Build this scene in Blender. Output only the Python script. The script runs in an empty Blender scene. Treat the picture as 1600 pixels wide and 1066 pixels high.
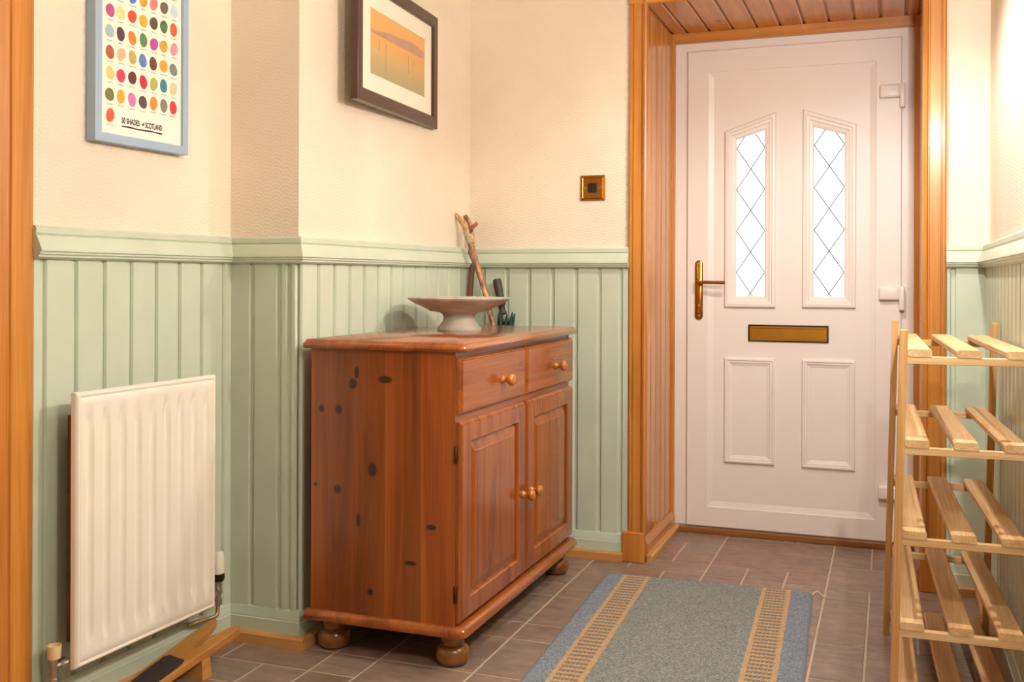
import bpy, bmesh, math, random
from mathutils import Vector, Matrix
random.seed(7)
scene = bpy.context.scene
COL = scene.collection
PI = math.pi

def S(r, g, b):
    def f(c):
        c /= 255.0
        return c/12.92 if c <= .04045 else ((c+.055)/1.055)**2.4
    return (f(r), f(g), f(b), 1.0)

# ------------------------------------------------------------------ camera
FPX, VPX, HZ, ROLL, CAMZ = 1600.0, 1392.0, 436.0, math.radians(.2), 1.09
TH = math.atan((VPX-800)/FPX)
cam_d = bpy.data.cameras.new('camera'); cam = bpy.data.objects.new('camera', cam_d); COL.objects.link(cam)
cam_d.sensor_width = 36; cam_d.lens = 36*FPX/1600; cam_d.shift_y = -(533-HZ)/1600
cam_d.clip_start = .02
Fv = Vector((-math.sin(TH), math.cos(TH), 0)); Rv = Vector((math.cos(TH), math.sin(TH), 0)); Uv = Vector((0, 0, 1))
cr = Rv*math.cos(ROLL)+Uv*math.sin(ROLL); cu = Uv*math.cos(ROLL)-Rv*math.sin(ROLL)
m = Matrix((cr, cu, -Fv)).transposed().to_4x4(); m.translation = (0, 0, CAMZ)
cam.matrix_world = m
scene.camera = cam

# ------------------------------------------------------------------ world, lamps, exposure
w = bpy.data.worlds.new('world'); scene.world = w; w.use_nodes = True
w.node_tree.nodes['Background'].inputs[0].default_value = (.86, .94, 1, 1)
w.node_tree.nodes['Background'].inputs[1].default_value = 1.7
scene.view_settings.view_transform = 'Standard'; scene.view_settings.look = 'None'
scene.view_settings.gamma = 1; scene.view_settings.use_curve_mapping = False
scene.view_settings.exposure = 0.48

def point(name, loc, power, col, r=.02):
    d = bpy.data.lights.new(name, 'POINT'); d.energy = power; d.color = col; d.shadow_soft_size = r
    o = bpy.data.objects.new(name, d); o.location = loc; COL.objects.link(o); return o
WARM = (1, .955, .905)
sd = bpy.data.lights.new('pendant_lamp_offscreen', 'SPOT'); sd.energy = 30; sd.color = WARM; sd.shadow_soft_size = .02
sd.spot_size = math.radians(164); sd.spot_blend = .55      # a shaded pendant: light goes down and sideways, not up
so = bpy.data.objects.new('pendant_lamp_offscreen', sd); so.location = (-.20, 3.22, 2.08); COL.objects.link(so)
point('wall_lamp_near_rack_offscreen', (.20, 2.37, 1.80), 31, WARM)
point('wall_lamp_near_hall_offscreen', (.22, .96, 1.84), 31, WARM)

# ------------------------------------------------------------------ node helpers
class NT:
    def __init__(s, name):
        s.m = bpy.data.materials.new(name); s.m.use_nodes = True; s.t = s.m.node_tree
        s.b = s.t.nodes['Principled BSDF']
    def n(s, typ, **kw):
        x = s.t.nodes.new(typ)
        for k, v in kw.items(): setattr(x, k, v)
        return x
    def l(s, a, b): s.t.links.new(a, b)
    def put(s, sock, v):
        if hasattr(v, 'is_output'): s.l(v, sock)
        else: sock.default_value = v
    def math(s, op, a, b=0.0, c=0.0):
        x = s.n('ShaderNodeMath', operation=op)
        s.put(x.inputs[0], a); s.put(x.inputs[1], b); s.put(x.inputs[2], c)
        return x.outputs[0]
    def mix(s, fac, a, b, blend='MIX'):
        x = s.n('ShaderNodeMix', data_type='RGBA', blend_type=blend)
        s.put(x.inputs[0], fac); s.put(x.inputs[6], a); s.put(x.inputs[7], b)
        return x.outputs[2]
    def coords(s, rnd=False):
        tc = s.n('ShaderNodeTexCoord'); o = tc.outputs['Object']
        if rnd:
            oi = s.n('ShaderNodeObjectInfo'); v = s.n('ShaderNodeVectorMath', operation='MULTIPLY_ADD')
            s.l(oi.outputs['Random'], v.inputs[0]); v.inputs[1].default_value = (17, 23, 31); s.l(o, v.inputs[2]); o = v.outputs[0]
        return o
    def mapping(s, vec, scale, loc=(0, 0, 0)):
        x = s.n('ShaderNodeMapping'); s.l(vec, x.inputs[0]); x.inputs['Scale'].default_value = scale; x.inputs['Location'].default_value = loc
        return x.outputs[0]
    def noise(s, vec, scale, detail=4, rough=.55, dist=0):
        x = s.n('ShaderNodeTexNoise'); s.l(vec, x.inputs['Vector'])
        x.inputs['Scale'].default_value = scale; x.inputs['Detail'].default_value = detail
        x.inputs['Roughness'].default_value = rough; x.inputs['Distortion'].default_value = dist
        return x.outputs[0]
    def ramp(s, fac, stops):
        x = s.n('ShaderNodeValToRGB'); s.l(fac, x.inputs[0]); e = x.color_ramp.elements
        while len(e) < len(stops): e.new(.5)
        for q, (p, c) in zip(e, stops): q.position = p; q.color = c
        return x.outputs[0]
    def rng(s, v, a, b, c=0.0, d=1.0):
        x = s.n('ShaderNodeMapRange'); x.interpolation_type = 'SMOOTHSTEP'
        s.put(x.inputs[0], v); x.inputs[1].default_value = a; x.inputs[2].default_value = b; x.inputs[3].default_value = c; x.inputs[4].default_value = d
        return x.outputs[0]
    def bump(s, h, strength, dist):
        x = s.n('ShaderNodeBump'); x.inputs['Strength'].default_value = strength; x.inputs['Distance'].default_value = dist
        s.l(h, x.inputs['Height']); s.l(x.outputs[0], s.b.inputs['Normal'])
    def color(s, c): s.put(s.b.inputs['Base Color'], c)
    def rough(s, r): s.put(s.b.inputs['Roughness'], r)

def plain(name, col, rough=.5, metal=0, var=.06, vs=9, coat=0, bump=0):
    t = NT(name); c = t.coords()
    n = t.noise(c, vs, 5, .6)
    d = tuple(x*(1-var*2.2) for x in col[:3])+(1,); u = tuple(min(1, x*(1+var)) for x in col[:3])+(1,)
    t.color(t.ramp(n, [(.3, d), (.7, u)])); t.rough(rough); t.b.inputs['Metallic'].default_value = metal
    t.b.inputs['Coat Weight'].default_value = coat; t.b.inputs['Coat Roughness'].default_value = .15
    if bump: t.bump(t.noise(c, 220, 3), bump, .002)
    return t.m

def wood(name, dark, mid, light, grain='Z', fine=.16, knots=.5, rough=.4, coat=.2, freq=13, kscale=5.0, extra=None, staves=None):
    t = NT(name); c = t.coords(True)
    gi = 'XYZ'.index(grain)
    def sc(g, o): return tuple(g if i == gi else o for i in range(3))
    n1 = t.noise(t.mapping(c, sc(.9, freq)), 1.0, 5, .6, .9)
    col = t.ramp(n1, [(.28, dark), (.5, mid), (.74, light)])
    n2 = t.noise(t.mapping(c, sc(3, 190)), 1.0, 3, .6)
    lines = t.rng(n2, .35, .68, 1.0-fine, 1.0)
    col = t.mix(1.0, col, lines, 'MULTIPLY')
    if staves:
        ax, wid = staves
        sep = t.n('ShaderNodeSeparateXYZ'); t.l(t.coords(), sep.inputs[0])
        fl = t.math('FLOOR', t.math('DIVIDE', sep.outputs[ax], wid))
        wn = t.n('ShaderNodeTexWhiteNoise', noise_dimensions='1D'); t.l(fl, wn.inputs['W'])
        col = t.mix(1.0, col, t.rng(wn.outputs[0], 0, 1, .66, 1.16), 'MULTIPLY')
    if knots:
        v = t.n('ShaderNodeTexVoronoi'); t.l(t.mapping(c, sc(kscale*.55, kscale)), v.inputs['Vector']); v.inputs['Scale'].default_value = 1
        k = t.rng(v.outputs['Distance'], .03, .10, 1, 0)
        sel = t.n('ShaderNodeSeparateColor'); t.l(v.outputs['Color'], sel.inputs[0])
        k = t.math('MULTIPLY', k, t.math('LESS_THAN', sel.outputs[0], knots))
        kd = tuple(x*.22 for x in dark[:3])+(1,)
        col = t.mix(t.math('MULTIPLY', k, .85), col, kd)
    if extra:
        oc = t.coords()
        for (kx, ky, kz, sx, sy, sz, amt) in extra:
            vm = t.mapping(oc, (1/sx, 1/sy, 1/sz), (-kx/sx, -ky/sy, -kz/sz))
            ln = t.n('ShaderNodeVectorMath', operation='LENGTH'); t.l(vm, ln.inputs[0])
            col = t.mix(t.rng(ln.outputs['Value'], 0.7, 1.15, amt, 0), col, tuple(x*.05 for x in dark[:3])+(1,))
    t.color(col); t.rough(rough); t.b.inputs['Coat Weight'].default_value = coat; t.b.inputs['Coat Roughness'].default_value = .18
    t.bump(n2, .08, .002)
    return t.m

def wallpaper(name, col, axis, seig=1.0):
    """cream embossed paper: fish-scale fans in relief. axis = index of the horizontal coordinate."""
    t = NT(name); c = t.coords(); sep = t.n('ShaderNodeSeparateXYZ'); t.l(c, sep.inputs[0])
    r = .034
    x = t.math('DIVIDE', sep.outputs[axis], r); y = t.math('DIVIDE', sep.outputs[2], r*.5)
    j0 = t.math('FLOOR', y)
    def dist(j):
        off = t.math('MODULO', t.math('ABSOLUTE', j), 2.0)
        xs = t.math('ADD', x, off)
        dx = t.math('SUBTRACT', t.math('MULTIPLY', t.math('FRACT', t.math('MULTIPLY', xs, .5)), 2.0), 1.0)
        dy = t.math('MULTIPLY', t.math('SUBTRACT', y, j), .5)
        return t.math('SQRT', t.math('ADD', t.math('MULTIPLY', dx, dx), t.math('MULTIPLY', dy, dy)))
    d1 = dist(t.math('SUBTRACT', j0, 1.0)); d0 = dist(j0)
    inside = t.math('LESS_THAN', d1, 1.0)
    d = t.math('ADD', t.math('MULTIPLY', d1, inside), t.math('MULTIPLY', d0, t.math('SUBTRACT', 1.0, inside)))
    rings = t.math('SINE', t.math('MULTIPLY', d, 19.0))
    n = t.noise(c, 230, 3); n2 = t.noise(c, 2.2, 3)
    h = t.math('ADD', t.math('MULTIPLY', rings, .55*seig), n)
    dk = tuple(q*.9 for q in col[:3])+(1,)
    t.color(t.ramp(n2, [(.35, dk), (.65, col)])); t.rough(.62)
    t.bump(h, .35, .0016)
    return t.m

# ------------------------------------------------------------------ materials
M = {}
CREAM = S(238, 223, 202)
M['paper_side'] = wallpaper('cream_paper_side', CREAM, 1)
M['paper_end'] = wallpaper('cream_paper_end', CREAM, 0)
M['ceil'] = plain('ceiling_white', S(214, 206, 192), .8)
M['green'] = plain('sage_paint', S(198, 208, 187), .38, var=.035, vs=5, coat=.1)
M['door_white'] = plain('white_upvc', S(238, 230, 224), .38, var=.012, vs=3, coat=.05)
M['rad_white'] = plain('white_enamel', S(240, 232, 218), .3, var=.02, vs=6, coat=.2)
M['brown_rust'] = plain('rusty_back', S(120, 62, 36), .7, var=.2, vs=20)
PN = (S(176, 104, 36), S(202, 130, 52), S(218, 152, 72))
M['pine_z'] = wood('varnished_pine_upright', *PN, grain='Z', knots=.22, rough=.4, coat=.25)
M['pine_y'] = wood('varnished_pine_deep', *PN, grain='Y', knots=.22, rough=.4, coat=.25)
M['pine_x'] = wood('varnished_pine_across', *PN, grain='X', knots=.22, rough=.4, coat=.25)
PR = PN   # same varnished pine as the architrave; the paler look is sheen
M['reveal_z'] = wood('pale_pine_upright', *PR, grain='Z', knots=.25, rough=.25, coat=.45)
M['reveal_y'] = wood('pale_pine_deep', *PR, grain='Y', knots=.25, rough=.3, coat=.4)
PS = (S(176, 118, 60), S(208, 152, 88), S(222, 174, 112))
M['strip_x'] = wood('pine_strip_across', *PS, grain='X', knots=.3, kscale=7)
M['strip_y'] = wood('pine_strip_deep', *PS, grain='Y', knots=.3, kscale=7)
RK = (S(206, 156, 102), S(228, 186, 132), S(240, 208, 160))
M['rack_y'] = wood('raw_pine_slat', *RK, grain='Y', knots=.15, rough=.6, coat=0, fine=.18)
M['rack_x'] = wood('raw_pine_rail', *RK, grain='X', knots=.2, rough=.6, coat=0, fine=.18)
M['rack_z'] = wood('raw_pine_post', S(196, 140, 78), S(216, 166, 102), S(228, 186, 124), grain='Z', knots=.15, rough=.6, coat=0, fine=.18)
SD = (S(122, 54, 12), S(156, 80, 24), S(174, 100, 38))
kn = [(-1.448, .787, .014, .016), (-1.494, .712, .012, .014), (-1.551, .712, .009, .012), (-1.385, .545, .015, .022), (-1.497, .481, .013, .014),
      (-1.429, .396, .007, .022), (-1.345, .803, .024, .011), (-1.39, .195, .010, .010), (-1.199, .396, .016, .008), (-1.263, .29, .020, .007), (-1.57, .49, .006, .006), (-1.436, .82, .008, .018)]
CABO = (-1.345, 3.13, 0)
M['cab_side'] = wood('stained_pine_side', *SD, grain='Z', knots=0, rough=.3, coat=.4, staves=(0, .057),
                     extra=[(x-CABO[0], 2.6-CABO[1], z, sx, 1.0, sz, .9) for x, z, sx, sz in kn])
FR = SD   # one stain all round; the paler fronts are sheen
M['cab_z'] = wood('stained_pine_upright', *FR, grain='Z', knots=.25, rough=.25, coat=.5)
M['cab_y'] = wood('stained_pine_deep', *FR, grain='Y', knots=.25, rough=.25, coat=.5)
M['cab_top'] = wood('stained_pine_top', *SD, grain='Y', knots=.2, rough=.2, coat=.6)
M['knob'] = wood('turned_knob_wood', S(160, 84, 24), S(190, 112, 40), S(206, 134, 58), grain='X', knots=0, rough=.2, coat=.6)
M['foot'] = wood('worn_bun_foot', S(104, 56, 20), S(138, 84, 34), S(160, 108, 52), grain='X', knots=0, rough=.3, coat=.4, freq=30)
M['dark_iron'] = plain('dark_hinge_metal', S(70, 48, 30), .4, .8)
M['jack'] = wood('beech_board', S(170, 108, 46), S(198, 138, 68), S(214, 162, 92), grain='Y', knots=.1, rough=.45, coat=.15)
M['rubber'] = plain('black_rubber', S(58, 52, 48), .75, var=.1, vs=60)
M['brass'] = plain('polished_brass', S(184, 128, 60), .25, 1, var=.08, vs=30)
M['brass_dull'] = plain('brushed_brass', S(204, 148, 56), .36, 1, var=.05, vs=12)
M['chrome'] = plain('tarnished_nickel', S(190, 180, 168), .3, .9, var=.1, vs=40)
M['copper'] = plain('painted_pipe', S(176, 150, 110), .4, .5, var=.15, vs=30)
M['black'] = plain('black_plastic', S(22, 21, 22), .35)
M['grip'] = plain('dark_grey_grip', S(62, 58, 58), .55, var=.1)
M['cap'] = plain('yellowed_plastic', S(232, 206, 156), .4, var=.04)
M['trv'] = plain('white_plastic', S(240, 232, 214), .35, var=.02)
M['umb'] = plain('dark_green_nylon', S(16, 62, 54), .55, var=.2, vs=40)
M['stone'] = plain('grey_beige_stoneware', S(192, 184, 170), .6, var=.16, vs=14, bump=.1)
M['cord'] = plain('cream_whipping_cord', S(214, 192, 156), .8, var=.15, vs=90, bump=.5)
M['frame_brown'] = plain('dark_brown_frame', S(72, 44, 32), .35, var=.08, coat=.2)
M['mat'] = plain('white_mount', S(240, 232, 214), .7, var=.01)
M['frame_blue'] = plain('pale_blue_frame', S(160, 180, 204), .5, var=.03)
M['poster'] = plain('poster_paper', S(246, 240, 228), .6, var=.01)
M['ink'] = plain('black_ink', S(48, 42, 40), .7)
M['thread'] = plain('cream_thread', S(226, 208, 172), .8)
M['grout'] = plain('pale_grout', S(194, 174, 156), .6, var=.05)
M['lead'] = plain('lead_came', S(150, 156, 164), .45, .6)
M['sill'] = wood('dark_sill_wood', S(110, 62, 22), S(150, 94, 40), S(176, 120, 62), grain='X', knots=0)

def mk_bark():
    t = NT('mottled_bark'); c = t.coords(True)
    a = t.noise(t.mapping(c, (34, 34, 9)), 1, 4, .6, .6); b = t.noise(t.mapping(c, (120, 120, 40)), 1, 3)
    col = t.ramp(a, [(.34, S(78, 40, 22)), (.45, S(134, 72, 34)), (.54, S(196, 122, 58)), (.68, S(206, 168, 118))])
    t.color(t.mix(.25, col, t.ramp(b, [(.4, S(60, 36, 22)), (.6, S(230, 200, 160))]))); t.rough(.4); t.b.inputs['Coat Weight'].default_value = .3
    return t.m
M['bark'] = mk_bark()
M['bark_dark'] = wood('dark_stick_bark', S(76, 44, 32), S(112, 70, 48), S(150, 92, 56), grain='Z', knots=0, rough=.4, freq=40)

def mk_tile():
    t = NT('slate_vinyl'); c = t.coords(True); oi = t.n('ShaderNodeObjectInfo')
    base = t.ramp(oi.outputs['Random'], [(.0, S(132, 112, 104)), (.3, S(154, 132, 118)), (.55, S(140, 112, 100)), (.8, S(148, 132, 120)), (1, S(124, 110, 106))])
    n = t.noise(t.mapping(c, (5, 22, 5)), 1, 6, .65, 1.2); n2 = t.noise(c, 26, 5, .6)
    col = t.mix(1.0, base, t.ramp(n, [(.3, (.62, .6, .6, 1)), (.62, (1.12, 1.08, 1.02, 1))]), 'MULTIPLY')
    col = t.mix(.22, col, t.ramp(n2, [(.35, S(80, 64, 60)), (.7, S(178, 156, 136))]))
    t.color(col); t.rough(.36); t.bump(n, .12, .002)
    return t.m
M['tile'] = mk_tile()

def mk_rug():
    t = NT('woven_rug'); c = t.coords(); sep = t.n('ShaderNodeSeparateXYZ'); t.l(c, sep.inputs[0])
    x = t.math('ADD', sep.outputs[0], .359); y = sep.outputs[1]
    def band(a, b): return t.math('MULTIPLY', t.math('GREATER_THAN', x, a), t.math('LESS_THAN', x, b))
    st = t.math('ADD', band(.062, .160), band(.555, .653))
    inn = t.math('ADD', band(.076, .146), band(.569, .639))
    bars = t.math('LESS_THAN', t.math('FRACT', t.math('ADD', t.math('DIVIDE', y, .030), t.math('MULTIPLY', t.math('PINGPONG', x, .006), 28.0))), .52)
    seg = t.math('GREATER_THAN', t.math('FRACT', t.math('DIVIDE', x, .012)), .12)
    lad = t.math('MULTIPLY', inn, t.math('MULTIPLY', bars, seg))
    n = t.noise(c, 170, 4, .75); nb = t.noise(c, 7, 3)
    grey = t.ramp(n, [(.34, S(70, 80, 82)), (.5, S(116, 124, 122)), (.66, S(164, 168, 160))])
    edge = t.math('SUBTRACT', 1.0, band(.062, .653))
    blue = t.ramp(n, [(.34, S(72, 84, 98)), (.5, S(112, 124, 138)), (.66, S(158, 168, 176))])
    col = t.mix(edge, grey, blue)
    tan = t.ramp(n, [(.3, S(148, 116, 76)), (.55, S(190, 156, 110)), (.75, S(214, 186, 142))])
    col = t.mix(st, col, tan); col = t.mix(lad, col, t.ramp(n, [(.35, S(78, 80, 78)), (.65, S(116, 116, 108))]))
    t.color(col); t.rough(.95); t.bump(n, .5, .003)
    t.b.inputs['Sheen Weight'].default_value = .2
    return t.m
M['rug'] = mk_rug()

def mk_sunset(z0, z1):
    t = NT('sunset_print'); c = t.coords(); sep = t.n('ShaderNodeSeparateXYZ'); t.l(c, sep.inputs[0])
    t.color(t.ramp(t.rng(sep.outputs[2], z0, z1), [(0, S(172, 158, 118)), (.3, S(204, 168, 108)), (.6, S(222, 164, 92)), (1, S(226, 170, 96))]))
    t.rough(.25); return t.m
M['hill'] = plain('mauve_hill_print', S(190, 146, 118), .3, var=.05, vs=20)
M['pole_ink'] = plain('print_pole_line', S(168, 128, 84), .4)

def mk_glass():
    t = NT('obscure_glass'); b = t.b
    b.inputs['Base Color'].default_value = (.97, .99, 1, 1); b.inputs['Roughness'].default_value = .25
    b.inputs['Transmission Weight'].default_value = 1; b.inputs['IOR'].default_value = 1.12
    return t.m
M['glass'] = mk_glass()
def mk_clear():
    t = NT('picture_glass'); b = t.b
    b.inputs['Roughness'].default_value = .02; b.inputs['Transmission Weight'].default_value = 1; b.inputs['IOR'].default_value = 1.2
    return t.m

# ------------------------------------------------------------------ mesh helpers
LOC = {}
def obj(name, bm, mat, parent=None, smooth=None, loc=None, recalc=True):
    if recalc: bmesh.ops.recalc_face_normals(bm, faces=bm.faces)
    if parent is not None: base = LOC[parent.name]
    else: base = Vector(loc) if loc is not None else Vector((0, 0, 0))
    bmesh.ops.translate(bm, verts=bm.verts, vec=-base)
    me = bpy.data.meshes.new(name); bm.to_mesh(me); bm.free()
    if smooth is not None: me.shade_smooth()
    me.materials.append(mat if not isinstance(mat, str) else M[mat])
    o = bpy.data.objects.new(name, me); COL.objects.link(o)
    if parent is not None: o.parent = parent
    else: o.location = base
    if smooth is not None and smooth < 179:
        me.set_sharp_from_angle(angle=math.radians(smooth))
    LOC[o.name] = base
    return o
def tag(o, label, cat, group=None):
    o['label'] = label; o['category'] = cat
    if group: o['group'] = group
    return o
def thing(name, label, cat, loc, group=None):
    o = bpy.data.objects.new(name, None); COL.objects.link(o); o.location = loc; o.empty_display_size = .1
    LOC[o.name] = Vector(loc); return tag(o, label, cat, group)
def struct(o): o['kind'] = 'structure'; return o
def structE(name, loc=(0, 0, 0)):
    o = bpy.data.objects.new(name, None); COL.objects.link(o); o.location = loc; LOC[o.name] = Vector(loc); o['kind'] = 'structure'; return o
def new(): return bmesh.new()
def box(bm, x0, x1, y0, y1, z0, z1, bev=0, seg=1):
    r = bmesh.ops.create_cube(bm, size=1); vs = r['verts']
    for v in vs: v.co = Vector(((x0+x1)/2+v.co.x*(x1-x0), (y0+y1)/2+v.co.y*(y1-y0), (z0+z1)/2+v.co.z*(z1-z0)))
    if bev:
        es = list({e for v in vs for e in v.link_edges})
        bmesh.ops.bevel(bm, geom=es, offset=bev, segments=seg, affect='EDGES', profile=.5)
    return bm
def bx(*a, **k): return box(new(), *a, **k)
def loft(bm, rings, close=True, caps=True):
    vr = [[bm.verts.new(p) for p in r] for r in rings]
    n = len(rings[0])
    for a, b in zip(vr[:-1], vr[1:]):
        for i in range(n if close else n-1):
            j = (i+1) % n; bm.faces.new((a[i], a[j], b[j], b[i]))
    if caps and close:
        bm.faces.new(vr[0][::-1]); bm.faces.new(vr[-1])
    return vr
def lathe(bm, prof, c, axis='Z', n=28):
    """prof: list of (r, h)"""
    rings = []
    for r, h in prof:
        r = max(r, 1e-4); ring = []
        for i in range(n):
            a = 2*PI*i/n; p, q = r*math.cos(a), r*math.sin(a)
            v = {'Z': (p, q, h), 'X': (h, p, q), 'Y': (p, h, q)}[axis]
            ring.append(Vector(c)+Vector(v))
        rings.append(ring)
    loft(bm, rings); return bm
def tube(bm, pts, rad, n=10):
    pts = [Vector(p) for p in pts]
    if not isinstance(rad, (list, tuple)): rad = [rad]*len(pts)
    rings = []; up = None
    for i, p in enumerate(pts):
        d = (pts[min(i+1, len(pts)-1)]-pts[max(i-1, 0)]).normalized()
        if up is None: up = d.orthogonal().normalized()
        up = (up-d*up.dot(d)).normalized(); sd = d.cross(up)
        rings.append([p+(up*math.cos(2*PI*k/n)+sd*math.sin(2*PI*k/n))*rad[i] for k in range(n)])
    loft(bm, rings); return bm
def smooth_path(pts, sub=5):
    pts = [Vector(p) for p in pts]; out = []
    for i in range(len(pts)-1):
        p0, p1, p2, p3 = pts[max(i-1, 0)], pts[i], pts[i+1], pts[min(i+2, len(pts)-1)]
        for k in range(sub):
            t = k/sub
            out.append(.5*((2*p1)+(p2-p0)*t+(2*p0-5*p1+4*p2-p3)*t*t+(3*p1-p0-3*p2+p3)*t**3))
    out.append(pts[-1]); return out
def sweep(bm, path, prof):
    """sweep a (out, z) profile along a floor-plan path, mitred; the room is on the right of the path"""
    P = [Vector(p) for p in path]; N = []
    for a, b in zip(P[:-1], P[1:]):
        d = (b-a).normalized(); N.append(Vector((d.y, -d.x)))
    rings = []
    for i, p in enumerate(P):
        if i == 0: mv = N[0]
        elif i == len(P)-1: mv = N[-1]
        else: mv = (N[i-1]+N[i])/(1+N[i-1].dot(N[i]))
        rings.append([Vector((p.x+mv.x*d, p.y+mv.y*d, z)) for d, z in prof])
    loft(bm, rings); return bm
def prism(bm, poly, z0, z1):
    loft(bm, [[Vector((x, y, z0)) for x, y in poly], [Vector((x, y, z1)) for x, y in poly]]); return bm
def plate_xz(bm, outer, holes, y0, y1):
    """flat plate standing in the XZ plane with holes, from y0 (front) to y1"""
    es = []
    for lp in [outer]+holes:
        vs = [bm.verts.new((x, y0, z)) for x, z in lp]
        es += [bm.edges.new((vs[i], vs[(i+1) % len(vs)])) for i in range(len(vs))]
    r = bmesh.ops.triangle_fill(bm, edges=es, use_beauty=True)
    fs = [g for g in r['geom'] if isinstance(g, bmesh.types.BMFace)]
    e = bmesh.ops.extrude_face_region(bm, geom=fs)
    bmesh.ops.translate(bm, verts=[g for g in e['geom'] if isinstance(g, bmesh.types.BMVert)], vec=(0, y1-y0, 0))
    return bm
def copy_mesh(o, name, loc, parent):
    c = o.copy(); c.name = name; COL.objects.link(c); c.parent = parent; c.location = loc; return c

# ------------------------------------------------------------------ plan
def XA(y): return -1.896+.038*(y-2.64)
def XB(y): return -1.655+.024*(y-2.64)
YE, YRET, XR, ZC, YREAR = 3.89, 2.64, .32, 2.55, -4.0
A_DIR = Vector((.038, 1, 0)).normalized(); A_N = Vector((A_DIR.y, -A_DIR.x, 0))
def onA(y, off, z): return Vector((XA(y), y, z))+A_N*off

# ------------------------------------------------------------------ floor, tile by tile
floor = struct(obj('floor', bx(-2.2, .5, YREAR-.1, 4.5, -.08, -.0015), 'grout'))
K0, KP, J0, JP = -1.08, .1448, 2.62, .1466
KA, KB, JA, JB = -6, 10, -7, 13
occ = {}; tiles = []
pre = [(-5, -3, -1, 0), (-3, -2, -1, 0), (-4, -3, -2, -1), (-6, -4, -2, -1), (-3, -2, -3, -1), (-2, 0, -2, 0), (-2, 0, 0, 2), (-3, -2, 0, 2), (-5, -3, 0, 1),
       (-2, 0, 2, 3), (-2, 0, 3, 5), (-2, 0, 5, 6), (-2, 0, 6, 9), (0, 2, -1, 0), (0, 2, 0, 2), (0, 1, 2, 3), (0, 2, 3, 5), (0, 2, 5, 8), (0, 1, 8, 9), (1, 3, 8, 9),
       (1, 2, 9, 11), (2, 3, 9, 10), (2, 3, 10, 11), (1, 3, 11, 13), (3, 4, 8, 9), (4, 5, 8, 9), (5, 6, 8, 9), (3, 6, 9, 12), (3, 5, 12, 13), (5, 6, 12, 13),
       (6, 8, 8, 10), (6, 7, 10, 11), (6, 7, 11, 13), (7, 9, 10, 13), (6, 7, 7, 8), (7, 9, 6, 8), (6, 7, 4, 7), (6, 7, 2, 4), (7, 9, 2, 4), (6, 8, 0, 2), (7, 8, 4, 6)]
def free(k0, k1, j0, j1): return k1 <= KB and j1 <= JB and all((k, j) not in occ for k in range(k0, k1) for j in range(j0, j1))
def take(k0, k1, j0, j1):
    for k in range(k0, k1):
        for j in range(j0, j1): occ[(k, j)] = 1
    tiles.append((k0, k1, j0, j1))
for p in pre:
    if free(*p): take(*p)
for j in range(JA, JB):
    for k in range(KA, KB):
        if (k, j) in occ: continue
        opts = [(2, 2), (3, 2), (2, 1), (1, 2), (1, 1), (2, 3)]; random.shuffle(opts)
        for a, b in opts+[(1, 1)]:
            if free(k, k+a, j, j+b): take(k, k+a, j, j+b); break
for (k0, k1, j0, j1) in tiles:
    x0, x1, y0, y1 = K0+k0*KP, K0+k1*KP, J0+j0*JP, J0+j1*JP
    if y1 > 4.43: y1 = 4.43
    if y0 >= 3.9: x0 = max(x0, -.90); x1 = min(x1, .115)
    elif y0 >= 2.6: x0 = max(x0, -1.62); x1 = min(x1, .30)
    else: x0 = max(x0, -1.90); x1 = min(x1, .30)
    if x1-x0 < .02: continue
    g = .0034
    b = new(); e = .0012
    loft(b, [[(x0+g, y0+g, -.003), (x1-g, y0+g, -.003), (x1-g, y1-g, -.003), (x0+g, y1-g, -.003)],
             [(x0+g, y0+g, -.0006), (x1-g, y0+g, -.0006), (x1-g, y1-g, -.0006), (x0+g, y1-g, -.0006)],
             [(x0+g+e, y0+g+e, 0), (x1-g-e, y0+g+e, 0), (x1-g-e, y1-g-e, 0), (x0+g+e, y1-g-e, 0)]])
    obj('tile', b, 'tile', floor)

# ------------------------------------------------------------------ walls and ceiling
def quad_wall(bm, p, q, t, z0, z1):
    p, q = Vector(p), Vector(q); d = (q-p).normalized(); n = Vector((d.y, -d.x))*-t
    prism(bm, [p, q, q+n, p+n], z0, z1)
b = new()
DY0, DY1 = .93, 1.785
quad_wall(b, (XA(YREAR), YREAR), (XA(DY0), DY0), .15, 0, ZC)
quad_wall(b, (XA(DY0), DY0), (XA(DY1), DY1), .15, 2.06, ZC)
wall_hall = struct(obj('wall_hall', b, 'paper_side')); b = new()
quad_wall(b, (XA(DY1), DY1), (XA(YRET), YRET), .15, 0, ZC)
wall_left = struct(obj('wall_left', b, 'paper_side'))
b = prism(new(), [(XB(YRET), YRET), (XB(YE), YE), (-2.1, YE), (-2.1, YRET)], 0, ZC)
wall_chimney = struct(obj('wall_chimney', b, 'paper_side'))
# the paper on the short return faces the camera: same object, end-wall mapping
wall_chimney.data.materials.append(M['paper_end'])
for p in wall_chimney.data.polygons:
    if abs(p.normal.y) > .8: p.material_index = 1
OX0, OX1, OZ = -.905, .118, 2.165
b = bx(-1.95, OX0, YE, 4.52, 0, ZC); box(b, OX1, .5, YE, 4.52, 0, ZC); box(b, OX0, OX1, YE, 4.52, OZ, ZC)
wall_end = struct(obj('wall_end', b, 'paper_end'))
wall_right = struct(obj('wall_right', bx(XR, XR+.12, YREAR, YE, 0, ZC), 'paper_side'))
wall_rear = struct(obj('wall_rear', bx(-2.2, XR+.12, YREAR-.12, YREAR, 0, ZC), 'paper_end'))
struct(obj('ceiling', bx(-2.2, .5, YREAR-.12, 4.52, ZC, ZC+.08), 'ceil'))

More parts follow.
